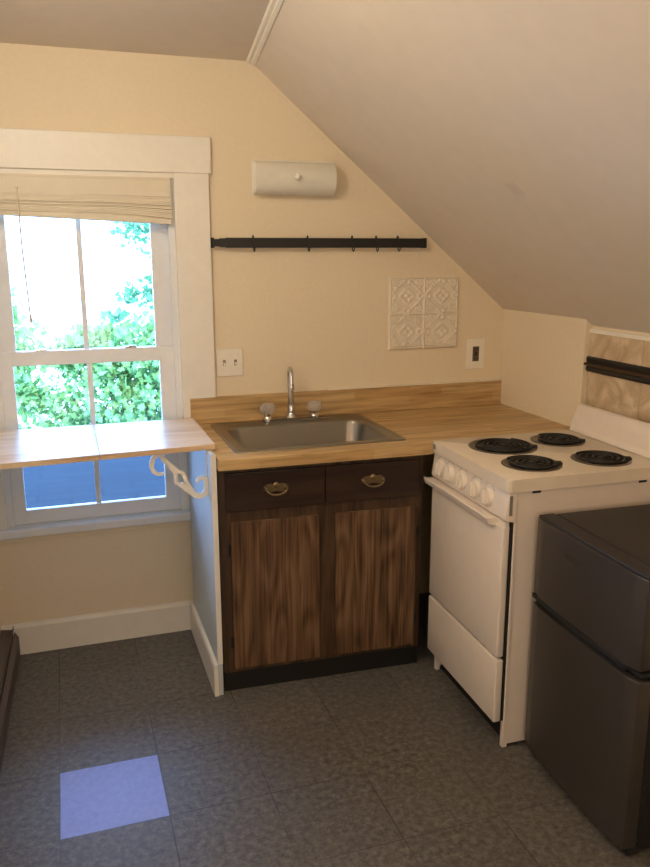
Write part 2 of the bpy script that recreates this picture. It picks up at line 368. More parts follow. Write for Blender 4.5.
# ------------------------------------------------------------------ window
win = bpy.data.objects.new('window_1', None); COL.objects.link(win); win['kind'] = 'structure'
bm = newbm()
box(bm, (OX1, -.020, .93), (.108, 0, 1.915), .002)                    # right casing
box(bm, (OX1, -.018, .54), (-.019, 0, .95), .001)                     # lower continuation beside panel
box(bm, (lx(0), -.020, .545), (OX0, 0, 1.915), .002)                  # left casing
box(bm, (lx(0), -.026, 1.905), (.118, 0, 2.040), .003)                # head casing
box(bm, (lx(0), -.016, 1.886), (OX1+.001, 0, 1.906), .002)
obj('casing', bm, TRIMW, win)
bm = newbm()                                                            # jambs and stops
box(bm, (OX0, 0, OZ0), (OX0+.012, T, OZ1)); box(bm, (OX1-.012, 0, OZ0), (OX1, T, OZ1)); box(bm, (OX0, 0, OZ1-.012), (OX1, T, OZ1))
box(bm, (OX0+.012, .0, .545), (OX0+.024, .016, OZ1-.012), .001); box(bm, (OX1-.024, .0, .545), (OX1-.012, .016, OZ1-.012), .001)
obj('window_frame', bm, SASH, win)
bm = newbm(); box(bm, (lx(0)+.005, -.045, .510), (-.0185, .0, .545), .006, 3); box(bm, (OX0, 0, .510), (OX1, T+.03, .545)); obj('window_sill', bm, SASH, win)
bm = newbm(); box(bm, (lx(0)+.005, -.016, .485), (-.0185, 0, .510), .003); obj('apron', bm, WALL, win)
def sash(name, y0, y1, x0, x1, z0, z1, gx0, gx1, gz0, gz1, mx):
    f = newbm()
    box(f, (x0, y0, z0), (gx0, y1, z1), .003); box(f, (gx1, y0, z0), (x1, y1, z1), .003)
    box(f, (gx0-.002, y0, z0), (gx1+.002, y1, gz0), .003); box(f, (gx0-.002, y0, gz1), (gx1+.002, y1, z1), .003)
    box(f, (mx-.010, y0+.010, gz0-.002), (mx+.010, y1-.008, gz1+.002), .003)
    o = obj(name, f, SASH, win)
    g = newbm(); ym = (y0+y1)/2+.004; box(g, (gx0-.001, ym, gz0-.001), (gx1+.001, ym+.003, gz1+.001)); obj('pane', g, GLASS, o)
    return o
lo = sash('lower_sash', .018, .046, OX0+.013, OX1-.013, .5455, 1.237, -.664, -.110, .603, 1.182, -.383)
up_ = sash('upper_sash', .050, .078, OX0+.013, OX1-.013, 1.190, OZ1-.013, -.650, -.118, 1.236, 1.85, -.388)
bm = newbm()
for cx in (-.56, -.22): box(bm, (cx-.022, .020, 1.237), (cx+.022, .044, 1.2425), .002); box(bm, (cx-.008, .010, 1.2425), (cx+.022, .030, 1.2475), .002)
obj('sash_lock', bm, CHROME, lo)

# ------------------------------------------------------------------ blind
bl = thing('window_blind', 'raised ivory venetian blind bunched at the top of the window', 'blind', (-.38, -.012, 1.72))
bm = newbm(); box(bm, (-.345, -.004, .130), (.340, .028, .168), .002)
box(bm, (-.345, -.018, .098), (.338, -.006, .158), .0015); obj('headrail', bm, BLIND, bl)
for k in range(16):                                                     # stacked slats, sagging to one side
    bm = newbm(); z = .105-k*.0050; tilt = (k-8)*.0005+random.uniform(-.0012, .0012); e = random.uniform(-.004, .004)
    z1 = z-.004-k*.0013; bl_t = .0056
    vs = []
    for x, zz in ((-.343, z+.002+k*.0004), (-.1, z), (.12, z-.001), (.338+e*.3, z1)):
        row = []
        for j in range(5):
            yy = -.014+.042*j/4+e; row.append((x, yy, zz+.0022*math.sin(PI*j/4)+tilt*(j-2)*.3+(j-2)*.0016))
        vs.append(row)
    top = [[bm.verts.new(p) for p in r] for r in vs]; bot = [[bm.verts.new((p[0], p[1], p[2]-bl_t)) for p in r] for r in vs]
    for i in range(3):
        for j in range(4): bm.faces.new((top[i][j], top[i+1][j], top[i+1][j+1], top[i][j+1])); bm.faces.new((bot[i][j+1], bot[i+1][j+1], bot[i+1][j], bot[i][j]))
    for i in range(3): bm.faces.new((top[i][0], bot[i][0], bot[i+1][0], top[i+1][0])); bm.faces.new((top[i][4], top[i+1][4], bot[i+1][4], bot[i][4]))
    for i in (0, 3):
        for j in range(4): bm.faces.new((top[i][j], top[i][j+1], bot[i][j+1], bot[i][j]))
    obj('slat', bm, BLIND, bl)
bm = newbm()
prism(bm, [(-.343, .024), (-.343, .038), (.05, .033), (.338, .012), (.338, -.006)][::-1], -.017, .029, axis=1, bev=.002); obj('bottom_rail', bm, BLIND, bl)
bm = newbm(); tube(bm, [(-.214, -.022, .115), (-.213, -.024, -.1), (-.204, -.024, -.36)], .0032, 8)
lathe(bm, [(.0045, -.37), (.0055, -.36), (.0045, -.34)], (-.204, -.024, 0)); lathe(bm, [(.003, .112), (.006, .116), (.003, .122)], (-.214, -.020, 0))
obj('tilt_wand', bm, BLIND, bl, 40)

# ------------------------------------------------------------------ side panel + shelf
sp = thing('side_panel', 'pale blue painted panel between window nook and sink cabinet', 'panel', (-.010, 0, 0))
bm = newbm(); box(bm, (-.010, -.578, 0), (.0075, -.028, .924), .0015)
obj('board', bm, BLUEP, sp)
bm = newbm(); prism(bm, [(-.0105, 0), (-.026, 0), (-.026, .115), (-.022, .124), (-.0105, .128)], -.582, -.022, axis=1); obj('skirting', bm, TRIMW, sp)
bm = newbm(); box(bm, (-.0108, -.5815, .128), (.008, -.578, .924), .0005); obj('front_edging', bm, TRIMW, sp)

sh = thing('window_shelf', 'pale wooden shelf across the window level with the counter', 'shelf', (-.38, -.27, .945))
def board(x0, x1, yb0, yb1, yf0, yf1):
    b = newbm(); prism(b, [(x0+.38, yf0+.27), (x1+.38, yf1+.27), (x1+.38, yb1+.27), (x0+.38, yb0+.27)], -.019, 0, bev=.0015)
    return b
o = obj('leaf_board', board(-.795, -.3865, -.029, -.029, -.556, -.531), LEAFW, sh)
o2 = obj('leaf_board', board(-.3852, .010, -.029, -.029, -.531, -.507), LEAFW, sh)
for ob, (x0, x1, y0, y1) in ((o, (-.795, -.3865, -.556, -.531)), (o2, (-.3852, .010, -.531, -.507))):
    b = newbm(); prism(b, [(x0+.38, y0+.27-.0025), (x1+.38, y1+.27-.0025), (x1+.38, y1+.27+.0004), (x0+.38, y0+.27+.0004)], -.0185, -.0008); e = obj('front_edge', b, LEAFE, ob)
# wall-mounted scroll bracket in white metal, flat bar bent and standing on edge
def ribbon(pts, wd, y0, y1):
    b = newbm(); pts = [Vector((p[0], p[1])) for p in pts]; L_, R_ = [], []
    for i, p in enumerate(pts):
        t = (pts[min(i+1, len(pts)-1)]-pts[max(i-1, 0)]).normalized(); n = Vector((-t.y, t.x)); ww = wd[i] if isinstance(wd, list) else wd
        L_.append(p+n*ww/2); R_.append(p-n*ww/2)
    poly = [(v.x, v.y) for v in L_]+[(v.x, v.y) for v in reversed(R_)]
    fr = [b.verts.new((p[0], y0, p[1])) for p in poly]; bk = [b.verts.new((p[0], y1, p[1])) for p in poly]; N = len(pts); K = len(poly)
    for i in range(N-1):
        b.faces.new((fr[i], fr[i+1], fr[K-2-i], fr[K-1-i])); b.faces.new((bk[i+1], bk[i], bk[K-1-i], bk[K-2-i]))
    for i in range(K): b.faces.new((fr[i], bk[i], bk[(i+1) % K], fr[(i+1) % K]))
    return b
BY = -.50
def bez(a, b_, c, d, n=12):
    return [tuple((1-t)**3*a[k]+3*(1-t)**2*t*b_[k]+3*(1-t)*t*t*c[k]+t**3*d[k] for k in (0, 1)) for t in [i/n for i in range(n+1)]]
# px->local conversion done by hand at the plane y = BY
def bp(px, py):   # bracket drawing in a 0..1 box -> metres (x,z) in the shelf frame
    return ((-.218+(px)*.197)+.38, (.915-(py)*.165)-.945)
def join(*bs):
    b0 = bs[0]
    for b1 in bs[1:]:
        me = bpy.data.meshes.new('t'); b1.to_mesh(me); b1.free(); b0.from_mesh(me); bpy.data.meshes.remove(me)
    return b0
up1 = bez(bp(.23, .37), bp(.12, .46), bp(-.02, .30), bp(.03, .12))+bez(bp(.03, .12), bp(.06, -.06), bp(.19, -.10), bp(.24, .10))[1:]+[bp(.27, .12), bp(.46, .36)]
dn1 = bez(bp(.80, .64), bp(.86, .48), bp(1.0, .55), bp(.99, .76))+bez(bp(.99, .76), bp(.97, .98), bp(.84, 1.0), bp(.76, .92))[1:]+[bp(.52, .66)]
wu = [.008+.008*min(1, i/10) for i in range(len(up1))]; wd_ = [.009+.011*min(1, i/12) for i in range(len(dn1))]
dia = [bp(.27, .12), bp(.34, .25), bp(.43, .40), bp(.43, .62), bp(.55, .68), bp(.76, .92)]
dib = [bp(.27, .12), bp(.45, .34), bp(.57, .42), bp(.62, .60), bp(.76, .92)]
y0b, y1b = BY+.27-.0035, BY+.27+.0035
br_ = obj('bracket', join(ribbon(up1, wu, y0b, y1b), ribbon(dn1, wd_, y0b, y1b), ribbon(dia, .013, y0b+.0003, y1b-.0003), ribbon(dib, .013, y0b+.0006, y1b-.0006)), TRIMW, sh)
br_['label'] = 'white metal scroll bracket under the shelf'
bm = newbm()                                                             # mounting angle: strap under shelf and down the panel
box(bm, (.20, y0b+.0005, -.0215), (.3592, y1b-.0005, -.019)); box(bm, (.3568, y0b+.0005, -.19), (.3592, y1b-.0005, -.0192))
obj('mounting_strap', bm, TRIMW, br_)

# ------------------------------------------------------------------ baseboard heater on the left
ht = thing('baseboard_heater', 'low dark brown metal heater cover along the left wall floor', 'heater', (lx(0), -.017, 0), math.atan(-.035))
ht.rotation_euler = (0, 0, -math.atan(.035))
bm = newbm(); prism(bm, [(.002, 0), (.048, 0), (.048, .008), (.066, .008), (.066, .082), (.052, .104), (.050, .104), (.050, .004), (.002, .004)], -2.9, 0, axis=1)
obj('front_cover', bm, BROWNP, ht)
bm = newbm(); prism(bm, [(.002, .110), (.047, .106), (.051, .132), (.049, .133), (.042, .116), (.002, .122)], -2.9, 0, axis=1); obj('top_cover', bm, BROWNP, ht)
bm = newbm(); box(bm, (.004, -2.88, .006), (.046, -.004, .1055)); obj('fin_core', bm, DARKG, ht)

# ------------------------------------------------------------------ sink cabinet
CR = -math.atan(.0366/.78)
cb = thing('sink_cabinet', 'dark wood sink cabinet with two drawers over two doors', 'cabinet', (.004, -.5603, 0), CR)
CW, CD = .776, .50
bm = newbm()
box(bm, (0, 0, .077), (.018, CD, .873)); box(bm, (CW-.018, .0, .077), (CW, CD-.01, .873)); box(bm, (.018, .02, .077), (CW-.018, CD-.02, .095)); box(bm, (.018, CD-.03, .095), (CW-.018, CD-.02, .70))
obj('carcass', bm, FRAMEW, cb)
bm = newbm()
fy0, fy1 = -.001, .018
box(bm, (0, fy0, .0772), (.040, fy1, .8728), .001); box(bm, (CW-.032, fy0, .0772), (CW, fy1, .8728), .001)
box(bm, (.36, fy0, .10), (.44, fy1, .69), .001)
for z0, z1 in ((.0772, .105), (.662, .718), (.845, .8728)): box(bm, (.038, fy0+.0004, z0), (CW-.030, fy1, z1), .001)
box(bm, (.37, fy0+.0006, .71), (.42, fy1, .85))
obj('face_frame', bm, FRAMEW, cb)
bm = newbm(); box(bm, (.004, .004, 0), (CW+.0, .03, .0765), .002); obj('toe_kick', bm, TOE, cb)
for xc in (0, CW-.02):
    bm = newbm(); box(bm, (xc, .03, 0), (xc+.02, CD-.02, .0765)); obj('plinth_side', bm, TOE, cb)
def hinge(z, x, s):
    h = newbm(); box(h, (x-.006, -.0035, z-.022), (x+.006, -.0012, z+.022), .0006); lathe(h, [(.0028, z-.022), (.0034, z-.02), (.0034, z+.02), (.0028, z+.022)], (x+s*.004, -.006, 0), n=10); return h
for (x0, x1, s) in ((.040, .367, 1), (.431, .752, -1)):
    bm = newbm(); box(bm, (x0, -.013, .094), (x1, -.0015, .668), .002)
    d = obj('door', bm, DOORW, cb)
    for z in (.20, .56):
        hx0 = x0-.006 if s > 0 else x1+.006
        obj('hinge', hinge(z, hx0, s), BLACKM, d)
def drawer(x0, x1):
    b = newbm(); box(b, (x0, -.014, .708), (x1, -.0015, .850), .003); d = obj('drawer_front', b, DRAWW, cb)
    cx = (x0+x1)/2+(.0 if x0 < .1 else -.005); cz = .782
    h = newbm()                                                          # shaped back plate with scalloped outline
    pts = []
    for k in range(40):
        a = 2*PI*k/40; rx = .050*(1-.10*math.cos(4*a)); rz = .015*(1+.22*math.cos(6*a)); pts.append((cx+rx*math.cos(a), cz+.004+rz*math.sin(a)))
    prism(h, pts, -.0165, -.0138, axis=1, bev=.0006, seg=1); hp = obj('pull_plate', h, BRASS, d)
    h = newbm()
    for sx in (-1, 1):
        lathe(h, [(.009, -.0163), (.0065, -.019), (.004, -.025), (.006, -.0285), (.003, -.031)], (cx+sx*.037, 0, cz+.004), 'y', 16)
    path = [(cx+.037*math.cos(a)*(1+.05*math.sin(-a)), -.028-.006*math.sin(-a), cz+.004+.021*math.sin(a)) for a in [-PI*k/18 for k in range(19)]]
    tube(h, path, [.0022+.0018*math.sin(PI*k/18) for k in range(19)], 10)
    lathe(h, [(.011, -.0163), (.008, -.0185), (.003, -.0195)], (cx, 0, cz+.015), 'y', 16)
    obj('bail_handle', h, BRASS, d, 40)
drawer(.026, .388); drawer(.392, .766)

# ------------------------------------------------------------------ countertop (with sink cut-out)
ct = thing('countertop', 'butcher block laminate countertop with low splashback along the wall', 'countertop', (.72, -.31, .893))
SX0, SX1, SY0, SY1 = .072, .733, -.562, -.045       # sink rim
def ringslab(b, outer, inner, z0, z1):
    """slab with a hole; outer and inner: equal-length loops"""
    n = len(outer); A = [b.verts.new((*p, z1)) for p in outer]; B = [b.verts.new((*p, z1)) for p in inner]; C_ = [b.verts.new((*p, z0)) for p in outer]; D = [b.verts.new((*p, z0)) for p in inner]
    for i in range(n):
        j = (i+1) % n
        b.faces.new((A[i], A[j], B[j], B[i])); b.faces.new((C_[j], C_[i], D[i], D[j])); b.faces.new((A[j], A[i], C_[i], C_[j])); b.faces.new((B[i], B[j], D[j], D[i]))
xo, yo, zo = .72, -.31, .893
out = [(0-xo, -.617-yo), (.80-xo, -.640-yo), (WX-.001-xo, -.640-yo), (WX-.001-xo, -.0015-yo), (.4-xo, -.0015-yo), (0-xo, -.0015-yo)]
inn = [(SX0+.02-xo, SY0+.015-yo), (SX1-.015-xo, SY0+.015-yo), (SX1-.012-xo, SY0+.03-yo), (SX1-.015-xo, SY1-.015-yo), (.4-xo, SY1-.015-yo), (SX0+.02-xo, SY1-.015-yo)]
bm = newbm(); ringslab(bm, out, inn, -.019, .0218)
es = [e for e in bm.edges if all(abs(v.co.z-.0218) < 1e-5 and v.co.y < -.3 for v in e.verts)]
bmesh.ops.bevel(bm, geom=es, offset=.006, segments=3, profile=.5, affect='EDGES')
obj('worktop', bm, COUNTER, ct)
bm = newbm(); box(bm, (.0-xo, -.021-yo, .0222), (WX-.001-xo, -.0015-yo, 1.0245-zo), .003, 3)
obj('splashback', bm, COUNTER, ct)
bm = newbm(); box(bm, (.6-xo, -.0205-yo, 1.0246-zo), (WX-.002-xo, -.0015-yo, 1.028-zo), .001); obj('caulk_bead', bm, PLATE, ct)

# ------------------------------------------------------------------ sink
sk = thing('kitchen_sink', 'brushed steel single bowl sink set into the counter', 'sink', ((SX0+SX1)/2, (SY0+SY1)/2, .915))
bm = newbm()
hw, hd = (SX1-SX0)/2, (SY1-SY0)/2
# loops from outside in: (halfwidth, back, front, z, corner r)
loops = [(hw, hd, -hd, .0005, .022), (hw-.001, hd-.001, -hd+.001, .0035, .022), (hw-.008, hd-.008, -hd+.008, .0055, .022), (hw-.018, hd-.018, -hd+.018, .0035, .022),
         (hw-.040, hd-.100, -hd+.036, .0030, .060), (hw-.046, hd-.106, -hd+.042, .000, .058), (hw-.050, hd-.110, -hd+.046, -.010, .055), (hw-.060, hd-.120, -hd+.056, -.13, .055),
         (hw-.075, hd-.135, -hd+.071, -.158, .055), (hw-.10, hd-.16, -hd+.096, -.166, .05), (.05, .00, -.10, -.170, .045)]
rings = []
for (a, yb, yf, z, r) in loops:
    rings.append([bm.verts.new((p[0], p[1], z)) for p in rrect(-a, yf, a, yb, r, 8)])
n = len(rings[0])
for i in range(len(rings)-1):
    for k in range(n): bm.faces.new((rings[i][k], rings[i][(k+1) % n], rings[i+1][(k+1) % n], rings[i+1][k]))
bm.faces.new(rings[-1])
obj('basin', bm, STEEL, sk, 50)
bm = newbm(); lathe(bm, [(.050, -.172), (.052, -.166), (.048, -.1645), (.040, -.1665), (.012, -.1675), (.012, -.160), (.005, -.158)], (0, -.05, 0), n=32); obj('drain_strainer', bm, CHROME, sk, 40)
bm = newbm(); prism(bm, rrect(.135, hd-.052, .180, hd-.036, .0075), .0036, .0070, bev=.001); obj('hole_cover', bm, CHROME, sk)
# ------------------------------------------------------------------ faucet
fc = thing('faucet', 'chrome sink faucet with arched spout and two clear knobs', 'faucet', (.413, -.082, .9212))
bm = newbm(); prism(bm, rrect(-.125, -.026, .125, .026, .025), -.0006, .012, bev=.004, seg=3)
lathe(bm, [(.024, .010), (.020, .022), (.016, .030)], (0, 0, 0)); obj('base_plate', bm, CHROME, fc, 40)
bm = newbm()
path = [(0, 0, .012), (-.001, 0, .11), (-.005, -.001, .172)]+[(-.008-.020*(1-math.cos(a))*.35, -.004-.040*(1-math.cos(a)), .192+.030*math.sin(a)) for a in [PI*k/12 for k in range(13)]]+[(-.023, -.085, .168), (-.024, -.086, .152)]
tube(bm, path, [.013, .0125, .0105]+[.0095]*13+[.0095, .0100], 16)
lathe(bm, [(.0158, .03), (.0158, .055), (.0135, .062)], (0, 0, 0)); lathe(bm, [(.0118, .139), (.0122, .150), (.0122, .160), (.0105, .164)], (-.023, -.086, 0))
obj('spout', bm, CHROME, fc, 40)
for sx in (-.102, .102):
    bm = newbm(); lathe(bm, [(.020, .010), (.018, .018), (.012, .024), (.012, .030)], (sx, 0, 0)); st = obj('valve_stem', bm, CHROME, fc, 40)
    bm = newbm(); lathe(bm, [(.015, .0305), (.025, .036), (.031, .050), (.030, .064), (.020, .074), (.006, .077)], (sx, 0, 0), n=48, lobes=(8, .07)); obj('clear_knob', bm, ACRYL, st, 60)

# ------------------------------------------------------------------ stove
SR = -.0276
st = thing('electric_stove', 'white four burner electric stove against the right knee wall', 'stove', (.8026, -.6475, 0), SR)
# local: x 0 = door front, +x back; y 0 = far side, -y toward the viewer
SW, SDp = .548, .632
bm = newbm()
box(bm, (.0225, -SW+.004, .0), (.040, -SW+.022, .887), .002)      # near front post
box(bm, (.0225, -.022, .0), (.040, -.004, .887), .002)
box(bm, (.03, -SW+.004, .012), (.60, -SW+.012, .887), .002)      # near side
box(bm, (.03, -.012, .012), (.60, -.004, .887), .002)
box(bm, (.592, -SW+.01, .012), (.60, -.01, .868)); box(bm, (.03, -SW+.01, .09), (.595, -.01, .10))
obj('body', bm, ENAMEL, st)
bm = newbm(); box(bm, (.046, -SW+.022, .002), (.054, -.022, .100)); box(bm, (.0152, -SW+.007, .100), (.0222, -.010, .884)); obj('dark_recess', bm, DARKG, st)
bm = newbm(); box(bm, (-.011, -SW+.012, .328), (.015, -.008, .775), .006, 3); dr = obj('oven_door', bm, ENAMEL, st, 40)
bm = newbm()                                                      # full width lip handle
prism(bm, [(-.0025, .768), (-.010, .764), (-.036, .770), (-.043, .790), (-.040, .794), (-.033, .787), (-.002, .789)], -SW+.060, -.002, axis=1, bev=.001, seg=1)
box(bm, (-.003, -SW+.014, .772), (.013, -.010, .7895), .003)
obj('handle', bm, ENAMEL, dr)
bm = newbm(); box(bm, (-.012, -SW+.010, .095), (.015, -.008, .319), .005, 3); obj('bottom_drawer', bm, ENAMEL, st, 40)
bm = newbm(); prism(bm, [(-.010, .796), (-.012, .804), (-.001, .888), (.03, .888), (.03, .785)][::-1], -SW+.002, -.003, axis=1, bev=.006, seg=3); cp = obj('control_panel', bm, ENAMEL, st, 40)
bm = newbm()
for k in range(3): box(bm, (.004, -SW+.0005, .820+k*.018), (.011, -SW+.0025, .831+k*.018))
box(bm, (.002, -SW+.0012, .812), (.013, -SW+.0022, .876)); obj('side_emblem', bm, INK, cp)
tilt = math.atan2(.010, .070)
ky = [-.072, -.146, -.242, -.345, -.428]
def on_panel(u, yy, zz): # along normal distance u
    base = -.012+(zz-.804)*.131
    return (base-u, yy, zz+u*.14)
for yk in ky:
    bm = newbm(); c = on_panel(0, yk, .842)
    lathe(bm, [(.033, 0), (.033, -.004), (.030, -.009), (.027, -.013)], (0, 0, 0), 'x', 32)
    prism(bm, [(-.007, -.024), (.007, -.024), (.007, .024), (-.007, .024)], -.024, -.011, axis=0, bev=.003)
    R_ = Matrix.Translation(Vector(c)) @ Matrix.Rotation(tilt, 4, 'Y') @ Matrix.Rotation(random.uniform(-.15, .15) if yk != ky[2] else .1, 4, 'X')
    bmesh.ops.transform(bm, matrix=R_, verts=bm.verts[:])
    kb = obj('knob', bm, KNOBM, cp, 40)
for yk in ky:
    bm = newbm()                                                       # printed dial arc of each knob
    c = [on_panel(.0002, yk+.040*math.cos(math.radians(a)), .846+.038*math.sin(math.radians(a))) for a in range(35, 150, 12)]
    tube(bm, c, .0006, 5); obj('dial_marking', bm, INK, cp)
# cooktop: rounded pan with a lip
bm = newbm()
pts = rrect(-.012, -SW-.006, .604, -.0005, .016, 5)
prism(bm, pts, .8885, .9295, bev=.007, seg=3); cto = obj('cooktop', bm, ENAMELT, st, 40)
bm = newbm(); box(bm, (-.0133, -.033, .902), (-.0118, -.012, .920)); obj('corner_badge', bm, INK, cto)
for xc in (.08, .47):
    bm = newbm(); box(bm, (xc, -SW+.0026, .878), (xc+.03, -SW+.0045, .8883)); obj('lid_clip', bm, DARKG, cto)
def burner(cx, cy, R, ang):
    b = newbm(); lathe(b, [(R*1.0, .9297), (R*1.0, .9312), (R*.97, .9328), (R*.90, .9320), (R*.86, .9302), (R*.3, .9298)], (cx, cy, 0), n=48)
    p = obj('drip_pan', b, DRIP, cto, 40)
    b = newbm(); turns = 4.2 if R > .11 else 3.4; N = int(turns*28); r0, r1 = R*.20, R*.85; path = []
    for k in range(N+1):
        t = k/N; a = ang+2*PI*turns*t; r = r0+(r1-r0)*t; path.append((cx+r*math.cos(a), cy+r*math.sin(a), .9355))
    tube(b, path, .0046, 8)
    # arms + centre disc
    for q in range(3):
        a = ang+2*PI*q/3; d = Vector((math.cos(a), math.sin(a), 0)); tube(b, [Vector((cx, cy, .9318))+d*.01, Vector((cx, cy, .9318))+d*R*.82], .0022, 6)
    lathe(b, [(R*.13, .9302), (R*.13, .936), (R*.11, .937)], (cx, cy, 0), n=20)
    d = Vector((math.cos(ang), math.sin(ang), 0)); s = Vector((-d.y, d.x, 0)); e = Vector((cx, cy, .9345))
    tube(b, [e+d*R*.8+s*.008, e+d*R*.99+s*.008], .0052, 8); tube(b, [e+d*R*.66-s*.008, e+d*R*.99-s*.008], .0052, 8)
    obj('coil', b, COIL, p, 50)
# burner centres (room coordinates turned into the stove frame)
def loc(x, y):
    v = Matrix.Rotation(-SR, 2) @ Vector((x-.8026, y+.6475)); return v.x, v.y
for (x, y, R, a) in ((.987, -.814, .121, -.5), (1.226, -.799, .098, -.6), (.950, -1.056, .098, -.35), (1.205, -1.076, .098, -.4)):
    burner(*loc(x, y), R, a)
# backguard
bm = newbm(); prism(bm, [(.590, .0), (.634, .0), (.634, 1.022), (.618, 1.034), (.604, 1.030), (.590, 1.000), (.578, .950), (.568, .9297), (.590, .9297)][::-1], -SW-.002, -.0005, axis=1, bev=.004, seg=2)
obj('backguard', bm, ENAMEL, st, 40)

# ------------------------------------------------------------------ mini fridge
FR = -.0385
fr_ = thing('mini_fridge', 'dark stainless two door mini fridge beside the stove', 'fridge', (.8715, -1.2225, 0), FR)
FW, FH = .512, .818
bm = newbm(); box(bm, (.060, -FW+.002, .018), (.52, -.002, .808), .006, 3); box(bm, (.062, -FW+.001, .800), (.522, -.001, FH-.002), .005, 2); obj('shell', bm, FRIDGEB, fr_)
def fdoor(z0, z1, nm):
    b = newbm()
    pts = []                                                         # gently bowed front
    for k in range(13):
        t = k/12; y = -t*FW; bow = .010*(1-(2*t-1)**2); e = .006*max(0, 1-min(t, 1-t)*30)**2; pts.append((-.003-bow*.7+e, y))
    pts = pts+[(.045, -FW), (.045, 0)]
    prism(b, pts, z0, z1, bev=.0035, seg=2); return obj(nm, b, FRIDGE, fr_, 30)
fu = fdoor(.562, FH-.006, 'freezer_door'); fl_ = fdoor(.034, .530, 'fridge_door')
bm = newbm(); box(bm, (.004, -FW+.001, FH-.0055), (.056, -.001, FH), .002); obj('door_cap', bm, FRIDGEB, fu)
bm = newbm(); prism(bm, [(.012, -.004), (.004, -FW*.45), (.006, -FW+.06), (.045, -FW+.06), (.045, -.004)], .5302, .5618); box(bm, (.010, -FW+.004, .538), (.05, -FW+.062, .553), .004); obj('grip_recess', bm, DARKG, fl_)
bm = newbm(); prism(bm, [(-.004, -.002), (-.012, -FW*.3), (-.013, -FW*.6), (-.008, -FW+.05), (.012, -FW+.035), (.012, -.002)], .548, .5618, bev=.002); obj('pull_lip', bm, DARKG, fu)
bm = newbm(); box(bm, (.048, -FW+.004, .036), (.062, -.004, .80)); obj('door_gasket', bm, DARKG, fr_)
for yy in (-.04, -FW+.04):
    bm = newbm(); lathe(bm, [(.018, 0), (.020, .004), (.016, .020)], (.085, yy, 0)); obj('foot', bm, DARKG, fr_)
    bm = newbm(); lathe(bm, [(.018, 0), (.020, .004), (.016, .020)], (.47, yy, 0)); obj('foot', bm, DARKG, fr_)
bm = newbm(); box(bm, (.022, -FW+.005, .008), (.06, -.005, .033), .002); obj('kick_grille', bm, DARKG, fr_)
def text(body, size, m, parent, mw, name, ext=.0004):
    cu = bpy.data.curves.new('t', 'FONT'); cu.body = body; cu.size = size; cu.extrude = ext; cu.align_x = 'CENTER'; cu.align_y = 'CENTER'; cu.shear = .25
    to = bpy.data.objects.new('t', cu); COL.objects.link(to); bpy.context.view_layer.update()
    me = bpy.data.meshes.new_from_object(to.evaluated_get(bpy.context.evaluated_depsgraph_get())); bpy.data.objects.remove(to); bpy.data.curves.remove(cu)
    me.name = name; me.transform(mw); me.materials.clear(); me.materials.append(m)
    o = bpy.data.objects.new(name, me); COL.objects.link(o); o.parent = parent; return o
mw = Matrix.Translation((-.0099, -.215, .752)) @ Matrix(((0, 0, -1, 0), (-1, 0, 0, 0), (0, 1, 0, 0), (0, 0, 0, 1)))
text('Whirlpool', .021, LOGO, fu, mw, 'maker_lettering')
bm = newbm(); tube(bm, [(-.0102, -.215+.034*math.cos(a)*1.0, .752+.010*math.sin(a)) for a in [math.radians(200+x*14) for x in range(12)]], .0007, 6); obj('emblem_swoosh', bm, LOGO, fu)

# ------------------------------------------------------------------ stone tile splash and dark rail on the right wall
TXW = WX+.032
ts = thing('tile_splash', 'beige stone tile splash on the wall behind the stove', 'wall tile', (TXW, -1.6, 1.0))
bm = newbm()
y = KY-.001; 
while y > -2.9:
    y2 = max(y-.305, -2.9)
    for z0, z1 in ((.70, 1.004), (1.006, 1.3)): box(bm, (-.008, y2+.0008+1.6, z0-1), (0-.0005, y-.0008+1.6, z1-1), .001, 1)
    y = y2
obj('tiles', bm, STONE, ts)
bm = newbm(); box(bm, (-.012, -1.3, .300), (-.0005, KY+1.599, .316), .002); obj('edge_strip', bm, TRIMW, ts)
rl = thing('wall_rail', 'short dark bronze rail on the stone tiles above the stove', 'rail', (TXW-.008, -1.3, 1.18))
bm = newbm(); prism(bm, [(0, -.026), (-.008, -.030), (-.014, -.020), (-.010, -.008), (-.020, .0), (-.010, .008), (-.014, .022), (-.008, .030), (0, .026)][::-1], -.9, .683, axis=1); 
bmesh.ops.transform(bm, matrix=Matrix.Translation((0, 0, 0)), verts=bm.verts[:]); obj('bar', bm, BLACKM, rl)
bm = newbm(); tube(bm, [(-.019, .683, 0), (-.019, -.9, 0)], .0055, 10); obj('front_rod', bm, RAILG, rl, 40)

